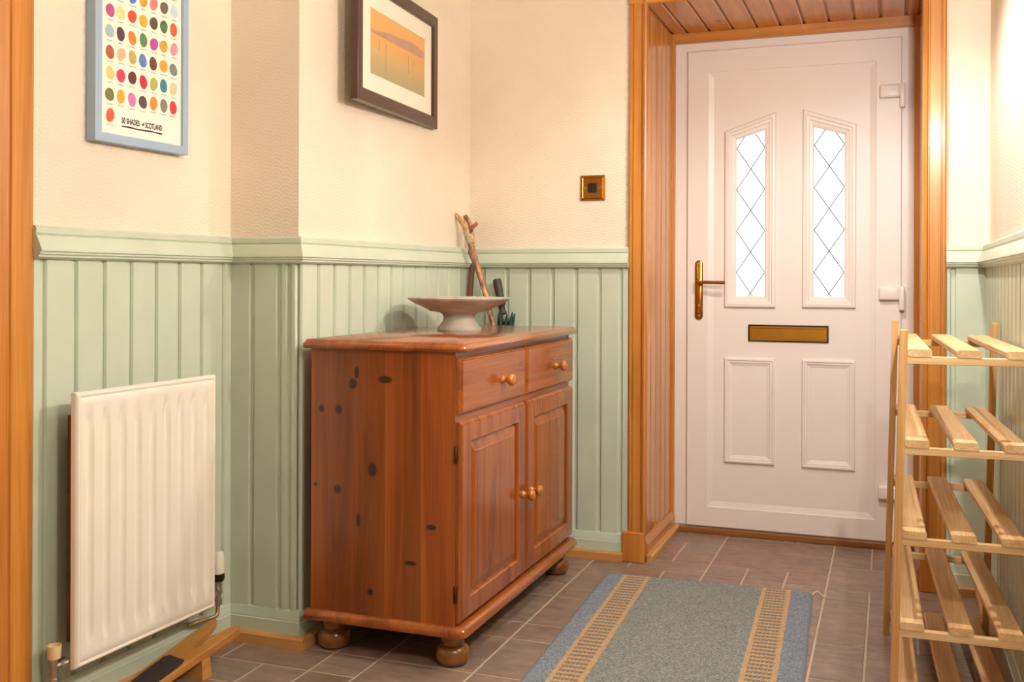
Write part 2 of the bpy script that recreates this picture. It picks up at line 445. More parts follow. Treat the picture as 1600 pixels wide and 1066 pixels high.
# ------------------------------------------------------------------ sage boarding
ZB0, ZB1 = .095, 1.137
def backing(name, parent, p, q):
    p, q = Vector(p), Vector(q); d = (q-p).normalized(); n = Vector((d.y, -d.x))
    b = new(); prism(b, [p, q, q+n*.004, p+n*.004], ZB0, ZB1); return obj(name, b, 'green', parent)
def board(parent, p, q, s0, s1, h=.013, z0=ZB0, z1=ZB1, mat='green', bev=.0035):
    """one board between distances s0 and s1 along p->q, standing proud of the wall"""
    p, q = Vector(p), Vector(q); d = (q-p).normalized(); n = Vector((d.y, -d.x))
    def at(s, o): v = p+d*s+n*o; return (v.x, v.y)
    b = new()
    prism(b, [at(s0, .001), at(s1, .001), at(s1, h-.006), at(s1-bev, h), at(s0+bev, h), at(s0, h-.006)], z0, z1)
    return obj('board', b, mat, parent)
def boards(parent, p, q, grooves, gw=.013, **k):
    L = (Vector(q)-Vector(p)).length; cuts = [0]+list(grooves)+[L]
    for i in range(len(cuts)-1):
        a = cuts[i]+(gw/2 if i else 0); c = cuts[i+1]-(gw/2 if i < len(cuts)-2 else 0)
        if c-a > .012: board(parent, p, q, a, c, **k)
pA0, pA1 = (XA(1.887), 1.887), (XA(YRET), YRET)
pR0, pR1 = pA1, (XB(YRET), YRET)
pB0, pB1 = pR1, (XB(YE), YE)
pE0, pE1 = pB1, (-.952, YE)
for p, q, wl in ((pA0, pA1, wall_left), (pR0, pR1, wall_chimney), (pB0, pB1, wall_chimney), (pE0, pE1, wall_end)): backing('board_backing', wl, p, q)
boards(wall_left, pA0, pA1, [y-1.887 for y in (1.919, 2.017, 2.112, 2.207, 2.302, 2.396, 2.491, 2.590)])
boards(wall_chimney, pR0, pR1, [x+1.896 for x in (-1.809, -1.714, -1.680)])
boards(wall_chimney, pB0, pB1, [2.729+.0932*i-2.64 for i in range(12)])
boards(wall_end, pE0, pE1, [x+1.625 for x in (-1.5585, -1.4555, -1.362, -1.2625, -1.1655, -1.070, -.985)])
pF0, pF1 = (.181, YE), (XR, YE); pG0, pG1 = pF1, (XR, .3)
backing('board_backing', wall_end, pF0, pF1); backing('board_backing', wall_right, pG0, pG1)
boards(wall_end, pF0, pF1, [.022])
boards(wall_right, pG0, pG1, [.07+.0945*i for i in range(37)])

DADO = [(0, 1.214), (.018, 1.214), (.0235, 1.209), (.0235, 1.196), (.020, 1.192), (.025, 1.190), (.040, 1.160), (.041, 1.153), (.036, 1.1505), (.036, 1.146), (.031, 1.143), (.031, 1.139), (.020, 1.134), (0, 1.134)]
SK = [(0, 0), (.024, 0), (.024, .070), (.0215, .0725), (.0215, .076), (.015, .100), (0, .104)]
ST = [(.022, 0), (.046, 0), (.046, .028), (.040, .034), (.022, .034)]
struct(obj('trim_1', sweep(new(), [pA0, pA1, pR1, pB1, pE1], DADO), 'green', smooth=20))
struct(obj('trim_2', sweep(new(), [pF0, pF1, pG1], DADO), 'green', smooth=20))
struct(obj('baseboard_left', sweep(new(), [pA0, pA1, pR1, pB1], SK), 'green'))
struct(obj('baseboard_end', sweep(new(), [(XB(YE)+.0, YE), pE1], SK), 'green'))
b = sweep(new(), [(.181, YE), pF1, pG1], SK); struct(obj('baseboard_right', b, 'green'))
struct(obj('trim_3', sweep(new(), [pA0, pA1], ST), 'strip_y'))
struct(obj('trim_4', sweep(new(), [(pA1[0]+.046, YRET), (pR1[0]+.046, YRET)], ST), 'strip_x'))
struct(obj('trim_5', sweep(new(), [(pB0[0], YRET-.020), pB1], ST), 'strip_y'))
struct(obj('trim_6', sweep(new(), [(XB(YE)+.046, YE), (-.968, YE)], ST), 'strip_x'))
struct(obj('trim_7', sweep(new(), [(.181, YE), (XR-.046, YE)], ST), 'strip_x'))
struct(obj('trim_8', sweep(new(), [(XR, YE), (XR, .3)], ST), 'strip_y'))

# ------------------------------------------------------------------ pine door lining
def casing(bm, x0, x1, sgn, z0, z1):
    """moulded upright of the architrave; sgn +1: inner edge at x1"""
    w = x1-x0
    prof = [(0, 0), (0, .016), (.006, .020), (.012, .020), (.014, .017), (.017, .017), (.019, .022), (w-.026, .022), (w-.024, .018), (w-.021, .018), (w-.017, .026), (w-.008, .030), (w-.002, .027), (w, .020), (w, 0)]
    pts = [((x0+u) if sgn > 0 else (x1-u), YE-v) for u, v in prof]
    prism(bm, pts, z0, z1); return bm
CXL0, CXL1, CXR0, CXR1 = -.952, -.880, .101, .181
struct(obj('trim_9', casing(new(), CXL0, CXL1, 1, .113, 2.24), 'pine_z', smooth=30))
struct(obj('trim_10', casing(new(), CXR0, CXR1, -1, .113, 2.24), 'pine_z', smooth=30))
struct(obj('trim_11', bx(CXL0, CXR1, YE-.024, YE, 2.150, 2.225, bev=.004), 'pine_x'))
struct(obj('trim_12', bx(-.971, -.884, YE-.034, YE+.002, 0, .116, bev=.003), 'pine_z'))
struct(obj('trim_13', bx(.098, .187, YE-.034, YE+.002, 0, .116, bev=.003), 'pine_z'))
# reveal boarding: parts of the end wall
def cheek(x, face, y0, y1, z0, z1):
    b = new(); s = face
    prism(b, [(x, y0), (x, y1), (x+s*.008, y1), (x+s*.013, y1-.005), (x+s*.013, y0+.005), (x+s*.008, y0)], z0, z1)
    return obj('board', b, 'reveal_z', wall_end)
ys = [YE-.006, 3.905, 3.995, 4.09, 4.186, 4.279, 4.374, 4.425]
for a, c in zip(ys[:-1], ys[1:]):
    cheek(OX0, 1, a+.0025, c-.0025, .0, OZ-.012); cheek(OX1, -1, a+.0025, c-.0025, .0, OZ-.012)
xs = [OX0+.013, -.828, -.733, -.633, -.533, -.438, -.342, -.243, -.143, -.043, .055, OX1-.013]
for a, c in zip(xs[:-1], xs[1:]):
    b = new(); x0, x1 = a+.003, c-.003
    loft(b, [[(x0, y, OZ), (x1, y, OZ), (x1, y, OZ-.008), (x1-.006, y, OZ-.013), (x0+.006, y, OZ-.013), (x0, y, OZ-.008)] for y in (YE-.004, 4.425)])
    obj('board', b, 'reveal_y', wall_end)
struct(obj('trim_14', sweep(new(), [(OX0+.013, YE), (OX0+.013, 4.42)], [(0, 0), (.016, 0), (.016, .062), (.004, .088), (0, .088)]), 'reveal_y'))
struct(obj('trim_15', sweep(new(), [(OX0+.013, YE-.012), (OX0+.013, 4.42)], [(.015, 0), (.036, 0), (.036, .022), (.028, .030), (.015, .030)]), 'strip_y'))
struct(obj('trim_16', sweep(new(), [(OX1-.013, 4.42), (OX1-.013, YE)], [(0, 0), (.016, 0), (.016, .062), (.004, .088), (0, .088)]), 'reveal_y'))
# bead round the door frame
struct(obj('trim_17', bx(OX0+.010, -.882, 4.405, 4.44, .03, OZ-.01, bev=.003), 'pine_z'))
struct(obj('trim_18', bx(.086, OX1-.010, 4.405, 4.44, .03, OZ-.01, bev=.003), 'pine_z'))
struct(obj('trim_19', bx(-.884, .088, 4.405, 4.44, 2.113, OZ-.01, bev=.003), 'pine_x'))
struct(obj('trim_20', bx(OX0+.013, OX1-.013, 4.405, 4.47, 0, .024, bev=.003), 'sill'))

# ------------------------------------------------------------------ front door
door = structE('door_1', (-.397, 4.47, 0))
FY, LY, PY = 4.438, 4.424, 4.434
fx0, fx1, fz1 = OX0+.001, OX1-.001, OZ-.001
lx0, lx1, lz0, lz1 = -.829, .040, .027, 2.077
b = new(); plate_xz(b, [(fx0, .028), (fx0, fz1), (fx1, fz1), (fx1, .028), (lx1-.012, .028), (lx1-.012, lz1-.012), (lx0+.012, lz1-.012), (lx0+.012, .028)], [], FY, 4.50)
obj('door_frame', b, 'door_white', door)
# leaf: outer ring, sloping glazing bead, inner panel with two glazed openings
px0, px1, pz0, pz1 = -.716, -.082, .138, 1.958
def rect(x0, x1, z0, z1): return [(x0, z0), (x0, z1), (x1, z1), (x1, z0)]
def xz(lp, y): return [Vector((x, y, z)) for x, z in lp]
b = new(); bw = .022
loft(b, [xz(rect(lx0, lx1, lz0, lz1), 4.49), xz(rect(lx0, lx1, lz0, lz1), LY+.004), xz(rect(lx0+.004, lx1-.004, lz0+.004, lz1-.004), LY),
         xz(rect(px0-bw-.003, px1+bw+.003, pz0-bw-.003, pz1+bw+.003), LY), xz(rect(px0-bw, px1+bw, pz0-bw, pz1+bw), LY+.003),
         xz(rect(px0, px1, pz0, pz1), PY-.001), xz(rect(px0, px1, pz0, pz1), 4.49)], caps=False)
leaf = obj('leaf', b, 'door_white', door, recalc=True)
o1 = [(-.668, .972), (-.668, 1.724), (-.455, 1.798), (-.455, .972)]; g1 = [(-.620, 1.021), (-.620, 1.689), (-.502, 1.723), (-.502, 1.021)]
o2 = [(-.347, .974), (-.346, 1.803), (-.134, 1.730), (-.135, .974)]; g2 = [(-.301, 1.022), (-.301, 1.726), (-.181, 1.691), (-.181, 1.022)]
obj('panel', plate_xz(new(), rect(px0-.004, px1+.004, pz0-.004, pz1+.004), [g1, g2], PY, PY+.02), 'door_white', leaf)
def lerp(a, b_, f): return [(p[0]+(q[0]-p[0])*f, p[1]+(q[1]-p[1])*f) for p, q in zip(a, b_)]
for o_, g_ in ((o1, g1), (o2, g2)):
    b = new()
    loft(b, [xz(lerp(o_, g_, f), PY-h) for f, h in ((0, -.002), (0, .008), (.08, .013), (.30, .0145), (.36, .010), (.56, .0095), (.62, .0055), (.85, .004), (.97, .001), (1.0, -.015))], caps=False)
    obj('moulding', b, 'door_white', leaf)
    pane = obj('pane', plate_xz(new(), lerp(o_, g_, .9), [], PY+.010, PY+.016), 'glass', leaf)
    # diamond lead lines, clipped to the opening
    gx0, gx1, gz0 = g_[0][0], g_[2][0], g_[0][1]
    def top(x): return g_[1][1]+(g_[2][1]-g_[1][1])*(x-gx0)/(gx1-gx0)
    b = new(); wd = gx1-gx0; ph = .1765; cx = (gx0+gx1)/2; base = gz0+.012
    for sgn in (1, -1):
        slope = sgn*ph/wd
        for i in range(-2, 9):
            zc0 = base+(i+0)*ph
            pts = []
            for s in range(61):
                x = gx0+wd*s/60; z = zc0+slope*(x-cx)
                if gz0 <= z <= top(x): pts.append(Vector((x, PY+.0085, z)))
            if len(pts) > 3: tube(b, [pts[0], pts[-1]], .0024, 6)
    obj('lead_came', b, 'lead', leaf)
def frame_panel(x0, x1, z0, z1):
    b = new(); ww = .034
    rings = []
    for f, h in ((0, -.002), (0, .007), (.10, .011), (.28, .012), (.36, .008), (.58, .008), (.66, .004), (.9, .002), (1.0, .0005)):
        rings.append(xz(rect(x0+ww*f, x1-ww*f, z0+ww*f*1.0, z1-ww*f), PY-h))
    loft(b, rings, caps=False); return obj('moulding', b, 'door_white', leaf)
frame_panel(-.668, -.457, .308, .757); frame_panel(-.347, -.136, .306, .759)
# handle
b = new(); hx = -.776; n = 12
lp = [(hx+.0165*math.cos(a), 1.157+.0165*math.sin(a)) for a in [PI*i/n for i in range(n+1)]]+[(hx+.0165*math.cos(a), .934+.0165*math.sin(a)) for a in [PI+PI*i/n for i in range(n+1)]]
loft(b, [xz(lp, LY+.002), xz(lp, LY-.006), xz([(hx+(x-hx)*.8, 1.0455+(z-1.0455)*.975) for x, z in lp], LY-.009)])
hp = obj('handle_plate', b, 'brass', door, smooth=40)
b = lathe(new(), [(.014, LY-.007), (.014, LY-.014), (.010, LY-.016), (.009, LY-.045)], (hx, 0, 1.079), 'Y', 16); obj('boss', b, 'brass', hp, smooth=40)
b = tube(new(), smooth_path([(hx-.004, LY-.045, 1.079), (hx+.012, LY-.051, 1.079), (hx+.05, LY-.053, 1.0785), (hx+.118, LY-.050, 1.0775)]), .0075, 12); obj('lever', b, 'brass', hp, smooth=50)
for z in (1.156, .978, .934):
    obj('screw', lathe(new(), [(.0065, LY-.008), (.0060, LY-.0105), (.0001, LY-.0115)], (hx, 0, z), 'Y', 12), 'brass_dull', hp, smooth=60)
obj('keyhole_cylinder', bx(hx-.0055, hx+.0055, LY-.012, LY-.008, .945, .968, bev=.002), 'brass_dull', hp)
# letter plate
lb = obj('letter_plate', bx(-.568, -.241, PY-.007, PY+.002, .829, .900, bev=.002), 'black', door)
b = bx(-.561, -.246, PY-.013, PY-.006, .834, .894, bev=.003); obj('flap', b, 'brass_dull', lb)
obj('flap_rib', bx(-.561, -.246, PY-.0155, PY-.012, .841, .845, bev=.0012), 'brass_dull', lb); obj('flap_rib', bx(-.561, -.246, PY-.0155, PY-.012, .885, .8885, bev=.0012), 'brass_dull', lb)
for z1 in (1.881, 1.063, .256):
    h = obj('hinge', bx(-.045, .032, LY-.026, LY+.004, z1-.053, z1, bev=.007, seg=3), 'door_white', door, smooth=50)
    obj('hinge_pin', bx(.031, .052, LY-.026, LY+.016, z1-.095, z1+.003, bev=.005, seg=2), 'door_white', h, smooth=50)
# the other door in the left wall: only its architrave reaches the view
d2 = structE('door_2', (XA(1.35), 1.35, 0))
dx = -2.02
for y0, y1, z0, z1, nm in ((DY0, DY1, 0, 2.06, 'leaf'),):
    leaf2 = obj(nm, bx(dx-.03, dx+.005, y0, y1, z0, z1), 'reveal_z', d2)
for zz in ((.2, .95), (1.1, 1.9)):
    for yy in ((DY0+.1, DY0+.39), (DY0+.465, DY1-.1)): obj('panel', bx(dx+.003, dx+.016, yy[0], yy[1], zz[0], zz[1], bev=.01), 'reveal_z', leaf2)
def casing_left(y0, y1, nm):
    b = new(); w = y1-y0
    prof = [(0, 0), (0, .018), (.004, .024), (.040, .026), (.043, .021), (.047, .021), (.050, .026), (w-.030, .025), (w-.012, .020), (w, .012), (w, 0)]
    prism(b, [tuple(onA(y0+u, v, 0)[:2]) for u, v in prof], 0, 2.15); return struct(obj(nm, b, 'pine_z', smooth=30))
casing_left(1.765, 1.8885, 'trim_21')
b = new(); prism(b, [tuple(onA(DY1-.02, -.15, 0)[:2]), tuple(onA(DY1+.002, -.15, 0)[:2]), tuple(onA(DY1+.002, .02, 0)[:2]), tuple(onA(DY1-.02, .02, 0)[:2])], 0, 2.06)
struct(obj('trim_22', b, 'pine_z'))
b = new(); prism(b, [tuple(onA(DY0-.08, .0, 0)[:2]), tuple(onA(DY0+.02, .0, 0)[:2]), tuple(onA(DY0+.02, .024, 0)[:2]), tuple(onA(DY0-.08, .024, 0)[:2])], 0, 2.15)
struct(obj('trim_23', b, 'pine_z'))
b = new(); prism(b, [tuple(onA(DY0-.08, .0, 0)[:2]), tuple(onA(1.888, .0, 0)[:2]), tuple(onA(1.888, .022, 0)[:2]), tuple(onA(DY0-.08, .022, 0)[:2])], 2.04, 2.15)
struct(obj('trim_24', b, 'pine_y'))

# ------------------------------------------------------------------ sideboard
cab = thing('sideboard', 'dark-stained pine sideboard with two drawers, two panelled doors and bun feet', 'sideboard', CABO)
CX0, CX1, CY0, CY1 = -1.585, -1.128, 2.600, 3.662
def slab(bm, x0, x1, y0, y1, levels, rc=.02, n=5):
    """levels: (inset, z); slab with rounded plan corners on the front"""
    rings = []
    for ins, z in levels:
        X0, X1, Y0, Y1 = x0+ins*.3, x1-ins, y0+ins, y1-ins; r = rc; ring = [(X0, Y0, z)]
        for i in range(n+1): a = -PI/2+PI/2*i/n; ring.append((X1-r+r*math.cos(a), Y0+r+r*math.sin(a), z))
        for i in range(n+1): a = PI/2*i/n; ring.append((X1-r+r*math.cos(a), Y1-r+r*math.sin(a), z))
        ring.append((X0, Y1, z)); rings.append([Vector(p) for p in ring])
    loft(bm, rings); return bm
obj('side_panel', bx(CX0, CX1, CY0, CY0+.018, .126, .890), 'cab_side', cab)
obj('side_panel', bx(CX0, CX1, CY1-.018, CY1, .126, .890), 'cab_z', cab)
obj('back_panel', bx(CX0, CX0+.008, CY0+.018, CY1-.018, .126, .890), 'cab_z', cab)
obj('bottom_panel', bx(CX0+.008, CX1, CY0+.018, CY1-.018, .126, .142), 'cab_y', cab)
fr = obj('face_frame', bx(CX1-.018, CX1-.001, CY0+.018, CY1-.018, .142, .160), 'cab_y', cab)
obj('rail', bx(CX1-.018, CX1-.001, CY0+.018, CY1-.018, .690, .716), 'cab_y', cab)
obj('rail', bx(CX1-.018, CX1-.001, CY0+.018, CY1-.018, .868, .890), 'cab_y', cab)
obj('stile', bx(CX1-.020, CX1-.004, 3.120, 3.165, .155, .8685), 'cab_y', cab)
obj('top', slab(new(), -1.602, -1.092, 2.580, 3.684, [(.016, .886), (.006, .887), (.001, .892), (0, .897), (.003, .903), (.009, .906), (.011, .9095), (.016, .913)], .02), 'cab_top', cab, smooth=35)
obj('plinth', slab(new(), -1.600, -1.092, 2.583, 3.682, [(.012, .097), (.002, .099), (0, .105), (.002, .118), (.008, .125), (.016, .128)], .026), 'cab_top', cab, smooth=35)
XF0, XF1 = CX1-.002, -1.110
def front_board(bm, y0, y1, z0, z1, ch=.010):
    loft(bm, [[Vector((x, *p)) for p in ((y0+i, z0+i), (y1-i, z0+i), (y1-i, z1-i), (y0+i, z1-i))] for x, i in ((XF0, 0), (XF1-.009, 0), (XF1-.003, ch*.55), (XF1-.003, ch*.8), (XF1, ch))]); return bm
def knob(y, z, parent):
    b = lathe(new(), [(.0125, XF1-.002), (.0135, XF1+.004), (.0105, XF1+.008), (.0075, XF1+.013), (.0085, XF1+.018), (.0155, XF1+.023), (.0190, XF1+.031), (.0175, XF1+.037), (.0110, XF1+.0415), (.0001, XF1+.043)], (0, y, z), 'X', 20)
    return obj('knob', b, 'knob', parent, smooth=60)
dws = [(2.604, 3.133), (3.150, 3.662)]
for (y0, y1), ky in zip(dws, (2.915, 3.445)):
    d = obj('drawer', front_board(new(), y0, y1, .712, .872), 'cab_y', cab); knob(ky, .784, d)
def cab_door(y0, y1, ky):
    z0, z1 = .134, .692; st = .068
    b = new(); i0, i1, j0, j1 = y0+st, y1-st, z0+.058, z1-.058
    def R(y0, y1, z0, z1, x): return [Vector((x, *p)) for p in ((y0, z0), (y1, z0), (y1, z1), (y0, z1))]
    loft(b, [R(y0, y1, z0, z1, XF0), R(y0, y1, z0, z1, XF1-.009), R(y0+.006, y1-.006, z0+.006, z1-.006, XF1-.003), R(y0+.008, y1-.008, z0+.008, z1-.008, XF1-.003), R(y0+.010, y1-.010, z0+.010, z1-.010, XF1),
             R(i0, i1, j0, j1, XF1), R(i0+.004, i1-.004, j0+.004, j1-.004, XF1-.004), R(i0+.005, i1-.005, j0+.005, j1-.005, XF1-.011)], caps=False)
    d = obj('door', b, 'cab_z', cab)
    b = new()
    loft(b, [R(i0, i1, j0, j1, XF0+.001), R(i0+.004, i1-.004, j0+.004, j1-.004, XF1-.011), R(i0+.010, i1-.010, j0+.010, j1-.010, XF1-.010), R(i0+.034, i1-.034, j0+.034, j1-.034, XF1-.0025), R(i0+.036, i1-.036, j0+.036, j1-.036, XF1-.001)])
    obj('raised_panel', b, 'cab_z', d); knob(ky, .396, d); return d
dl = cab_door(2.604, 3.136, 3.105); cab_door(3.150, 3.662, 3.182)
for z in (.215, .602):
    b = lathe(new(), [(.004, z-.022), (.0052, z-.022), (.0052, z+.022), (.0015, z+.026)], (XF0+.004, CY0-.001, 0), 'Z', 10); obj('hinge', b, 'dark_iron', dl, smooth=50)
for fxp, fyp in ((-1.162, 2.668), (-1.545, 2.668), (-1.162, 3.620), (-1.545, 3.620)):
    b = lathe(new(), [(.030, 0), (.040, .004), (.047, .016), (.049, .030), (.046, .044), (.038, .054), (.032, .057), (.030, .060), (.033, .066), (.036, .080), (.040, .090), (.040, .099)], (fxp, fyp, 0), 'Z', 28)
    obj('bun_foot', b, 'foot', cab, smooth=60)

# ------------------------------------------------------------------ footed dish
BX, BY, BZ = -1.388, 3.232, .9128
prof = [(.0001, 0), (.074, 0), (.0755, .004), (.074, .010), (.064, .022), (.056, .034), (.0535, .046), (.058, .056), (.068, .0625), (.090, .066), (.103, .068), (.106, .072), (.120, .078), (.150, .092), (.170, .104), (.1765, .1085), (.1775, .112), (.174, .114), (.150, .105), (.11, .092), (.06, .084), (.0001, .081)]
tag(obj('footed_dish', lathe(new(), prof, (BX, BY, BZ), 'Z', 64), 'stone', smooth=45, loc=(BX, BY, BZ)), 'wide grey-beige stoneware dish on a flared foot, standing on the sideboard', 'dish')

# ------------------------------------------------------------------ sticks and umbrella in the corner
ys1, ys2 = 3.748, 3.80
t = thing('walking_stick', 'mottled orange-brown walking stick with long curved handle and cream cord binding, leaning', 'walking stick', (-1.20, ys1, 0))
main = [(-1.575, ys1, 1.262), (-1.564, ys1, 1.233), (-1.539, ys1, 1.156), (-1.497, ys1, 1.029), (-1.467, ys1, .915), (-1.33, ys1, .47), (-1.20, ys1, .0)]
obj('shaft', tube(new(), smooth_path(main), [.0135-.004*i/30 for i in range(31)], 12), 'bark', t, smooth=60)
h = obj('handle', tube(new(), smooth_path([(-1.572, ys1, 1.255), (-1.582, ys1, 1.282), (-1.600, ys1, 1.314), (-1.622, ys1, 1.340), (-1.640, ys1, 1.350)]), [.011-.003*i/20 for i in range(21)], 12), 'bark', t, smooth=60)
obj('fork', tube(new(), smooth_path([(-1.570, ys1, 1.262), (-1.556, ys1, 1.290), (-1.534, ys1, 1.312)]), [.0095, .0095, .009, .009, .009, .0088, .0086, .0084, .0082, .008, .008], 10), 'bark', t, smooth=60)
b = new()
for i in range(9):
    f = i/8; c = Vector((-1.579+.018*f, ys1, 1.278-.044*f)); d = Vector((.018, 0, -.044)).normalized()
    tube(b, [c-d*.0027, c-d*.0015, c+d*.0015, c+d*.0027], [.0135, .0158, .0158, .0135], 14)
obj('cord_binding', b, 'cord', t, smooth=60)
t = thing('walking_stick', 'dark reddish-brown walking stick with cord binding, upright against the panelling', 'walking stick', (-1.592, ys2+.02, 0))
y2 = ys2+.03
obj('shaft', tube(new(), smooth_path([(-1.588, y2, 1.20), (-1.590, y2, 1.13), (-1.597, y2, 1.03), (-1.596, y2-.01, .9), (-1.592, y2-.02, .4), (-1.592, y2-.02, 0)]), .0115, 12), 'bark_dark', t, smooth=60)
obj('handle', tube(new(), smooth_path([(-1.588, y2, 1.19), (-1.590, y2, 1.26), (-1.600, y2, 1.31), (-1.620, y2, 1.347)]), [.0115-.003*i/15 for i in range(16)], 12), 'bark', t, smooth=60)
b = new()
for i in range(8): tube(b, [(-1.588, y2, 1.232-.005*i), (-1.588, y2, 1.2305-.005*i), (-1.588, y2, 1.2275-.005*i), (-1.588, y2, 1.226-.005*i)], [.012, .0142, .0142, .012], 14)
obj('cord_binding', b, 'cord', t, smooth=60)
t = thing('umbrella', 'folded dark green umbrella with black moulded grip and chrome shaft behind sideboard', 'umbrella', (-1.285, 3.832, 0))
ax = [Vector((-1.483, 3.832, 1.090)), Vector((-1.285, 3.832, .06))]
def al(f): return ax[0].lerp(ax[1], f)
obj('grip', tube(new(), [al(0), al(.004), al(.03), al(.06), al(.085), al(.10), al(.105), al(.125), al(.135), al(.14)], [.013, .0165, .0175, .016, .018, .0195, .014, .013, .018, .014], 16), 'grip', t, smooth=50)
obj('shaft', tube(new(), [al(.13), al(.97)], .0048, 10), 'chrome', t, smooth=60)
b = new()
for i in range(7): tube(b, [al(.145+.006*i), al(.147+.006*i), al(.149+.006*i)], [.0055, .0078, .0055], 10)
obj('spring', b, 'chrome', t, smooth=60)
b = new(); nn = 24; rings = []
for f, r in ((.165, .020), (.185, .028), (.25, .034), (.4, .032), (.7, .022), (.93, .009)):
    c = al(f); rings.append([c+Vector((math.cos(2*PI*k/nn), math.sin(2*PI*k/nn), 0))*r*(1 if k % 3 else .72) for k in range(nn)])
loft(b, rings); obj('folded_canopy', b, 'umb', t)
for i in range(8):
    a = 2*PI*i/8+.3; c = al(.19)+Vector((math.cos(a)*.024, math.sin(a)*.024, 0)); tip = al(.135)+Vector((math.cos(a)*.034+.016, math.sin(a)*.03, .008*math.sin(3*i)))
    obj('rib_tip', tube(new(), [c-Vector((0, 0, .03)), c.lerp(tip, .3), tip], [.011, .0075, .0025], 8), 'umb', t, smooth=60)

# ------------------------------------------------------------------ brass plate on the end wall
t = thing('socket_plate', 'square brass wall socket plate with black centre insert on cream wallpaper', 'wall socket', (-1.101, YE, 1.449))
b = new(); cx, cz, hs = -1.101, 1.449, .050
loft(b, [xz(rect(cx-s, cx+s, cz-s, cz+s), YE-h) for s, h in ((hs, 0), (hs, .004), (hs-.003, .007), (hs-.006, .0065), (hs-.009, .0090), (hs-.012, .0075), (hs-.014, .0075))])
obj('plate', b, 'brass', t)
obj('insert', bx(cx-.0185, cx+.0185, YE-.0095, YE-.003, cz-.0185, cz+.0185, bev=.0015), 'black', t)
for s in (-1, 1): obj('screw', lathe(new(), [(.0038, YE-.007), (.0034, YE-.0095), (.0001, YE-.010)], (cx+s*.030, 0, cz), 'Y', 10), 'brass_dull', t, smooth=60)

# ------------------------------------------------------------------ pictures
def text_mesh(body, size, mat, name, parent, fn):
    cu_ = bpy.data.curves.new('t', 'FONT'); cu_.body = body; cu_.size = size; cu_.extrude = .0002; cu_.offset = .0006
    to = bpy.data.objects.new('t', cu_); COL.objects.link(to)
    bpy.context.view_layer.update()
    me = bpy.data.meshes.new_from_object(to.evaluated_get(bpy.context.evaluated_depsgraph_get()))
    bpy.data.objects.remove(to); bpy.data.curves.remove(cu_)
    b = new(); b.from_mesh(me); bpy.data.meshes.remove(me)
    for v in b.verts: v.co = fn(v.co.x, v.co.y, v.co.z)
    return obj(name, b, mat, parent)
# poster of colour dots on the alcove wall
pz0_, pz1_, py0, py1 = 1.438, 1.975, 2.061, 2.410
t = thing('framed_poster', 'poster of small colour dots lettered 50 Shades of Scotland in pale blue frame', 'poster', tuple(onA((py0+py1)/2, 0, pz0_)))
def PA(s, off, z): return onA(s, off, z)
def ring_on(y0, y1, z0, z1, off): return [PA(y0, off, z0), PA(y1, off, z0), PA(y1, off, z1), PA(y0, off, z1)]
b = new(); fw = .023
loft(b, [ring_on(py0, py1, pz0_, pz1_, .002), ring_on(py0, py1, pz0_, pz1_, .031), ring_on(py0+.001, py1-.001, pz0_+.001, pz1_-.001, .032), ring_on(py0+fw, py1-fw, pz0_+fw, pz1_-fw, .032), ring_on(py0+fw, py1-fw, pz0_+fw, pz1_-fw, .022)], caps=False)
obj('frame', b, 'frame_blue', t)
b = new(); loft(b, [ring_on(py0+fw-.003, py1-fw+.003, pz0_+fw-.003, pz1_-fw+.003, .003), ring_on(py0+fw-.003, py1-fw+.003, pz0_+fw-.003, pz1_-fw+.003, .024)]); pap = obj('print', b, 'poster', t)
cols = [[(238, 90, 66)], [(112, 116, 60), (216, 172, 60), (220, 120, 178), (92, 66, 76), (226, 144, 50), (130, 128, 120), (226, 56, 56)],
        [(232, 206, 130), (236, 58, 100), (104, 54, 46), (192, 44, 66), (176, 176, 96), (62, 134, 152), (238, 206, 156)],
        [(176, 96, 44), (240, 188, 152), (194, 174, 104), (88, 130, 196), (104, 66, 46), (238, 160, 50), (128, 128, 128)],
        [(166, 192, 196), (78, 60, 62), (240, 132, 50), (94, 134, 76), (186, 74, 156), (204, 160, 64), (232, 152, 164)],
        [(192, 78, 134), (238, 224, 150), (228, 80, 58), (230, 178, 66), (98, 78, 66), (88, 118, 74), (234, 96, 56)],
        [(168, 140, 96), (150, 110, 62), (78, 132, 210), (216, 158, 60), (240, 128, 128), (112, 94, 84), (198, 220, 234)],
        [(120, 150, 90), (210, 90, 60), (90, 110, 160), (236, 200, 90), (150, 90, 130), (228, 170, 120), (236, 176, 70)]]
yc = [2.1185, 2.157, 2.198, 2.238, 2.2775, 2.317, 2.357]
cmat = {}
cap0 = None
for r, row in enumerate(cols):
    for k, c in enumerate(row):
        if c not in cmat: cmat[c] = plain('dot_colour', S(*c), .6, var=.1, vs=90)
        y, z = yc[k]+random.uniform(-.0015, .0015), 1.509+.0545*r+random.uniform(-.002, .002)-(.0 if r else .0)
        b = new(); ph = random.uniform(0, 6); tilt = random.uniform(-.3, .3)
        def dot(s, off):
            out = []
            for i in range(18):
                a = 2*PI*i/18; rr = s*(1+.06*math.sin(2*a+ph)+.03*math.sin(3*a-ph)); u, v = rr*.0150*math.cos(a), rr*.0178*math.sin(a)
                out.append(PA(y+u*math.cos(tilt)-v*math.sin(tilt), off, z+u*math.sin(tilt)+v*math.cos(tilt)))
            return out
        loft(b, [dot(1, .0235), dot(1, .0244)]); obj('colour_dot', b, cmat[c], pap)
        b = new(); L = random.uniform(.016, .027); pts = []
        for i in range(13): pts.append(PA(y-L/2+L*i/12, .0243, z-.0245+random.uniform(-.0016, .0016)))
        tube(b, pts, .00055, 4); obj('caption', b, 'ink', pap)
def tx(y0, z0): return lambda x, y, z: PA(y0+x, .0242+z, z0+y)
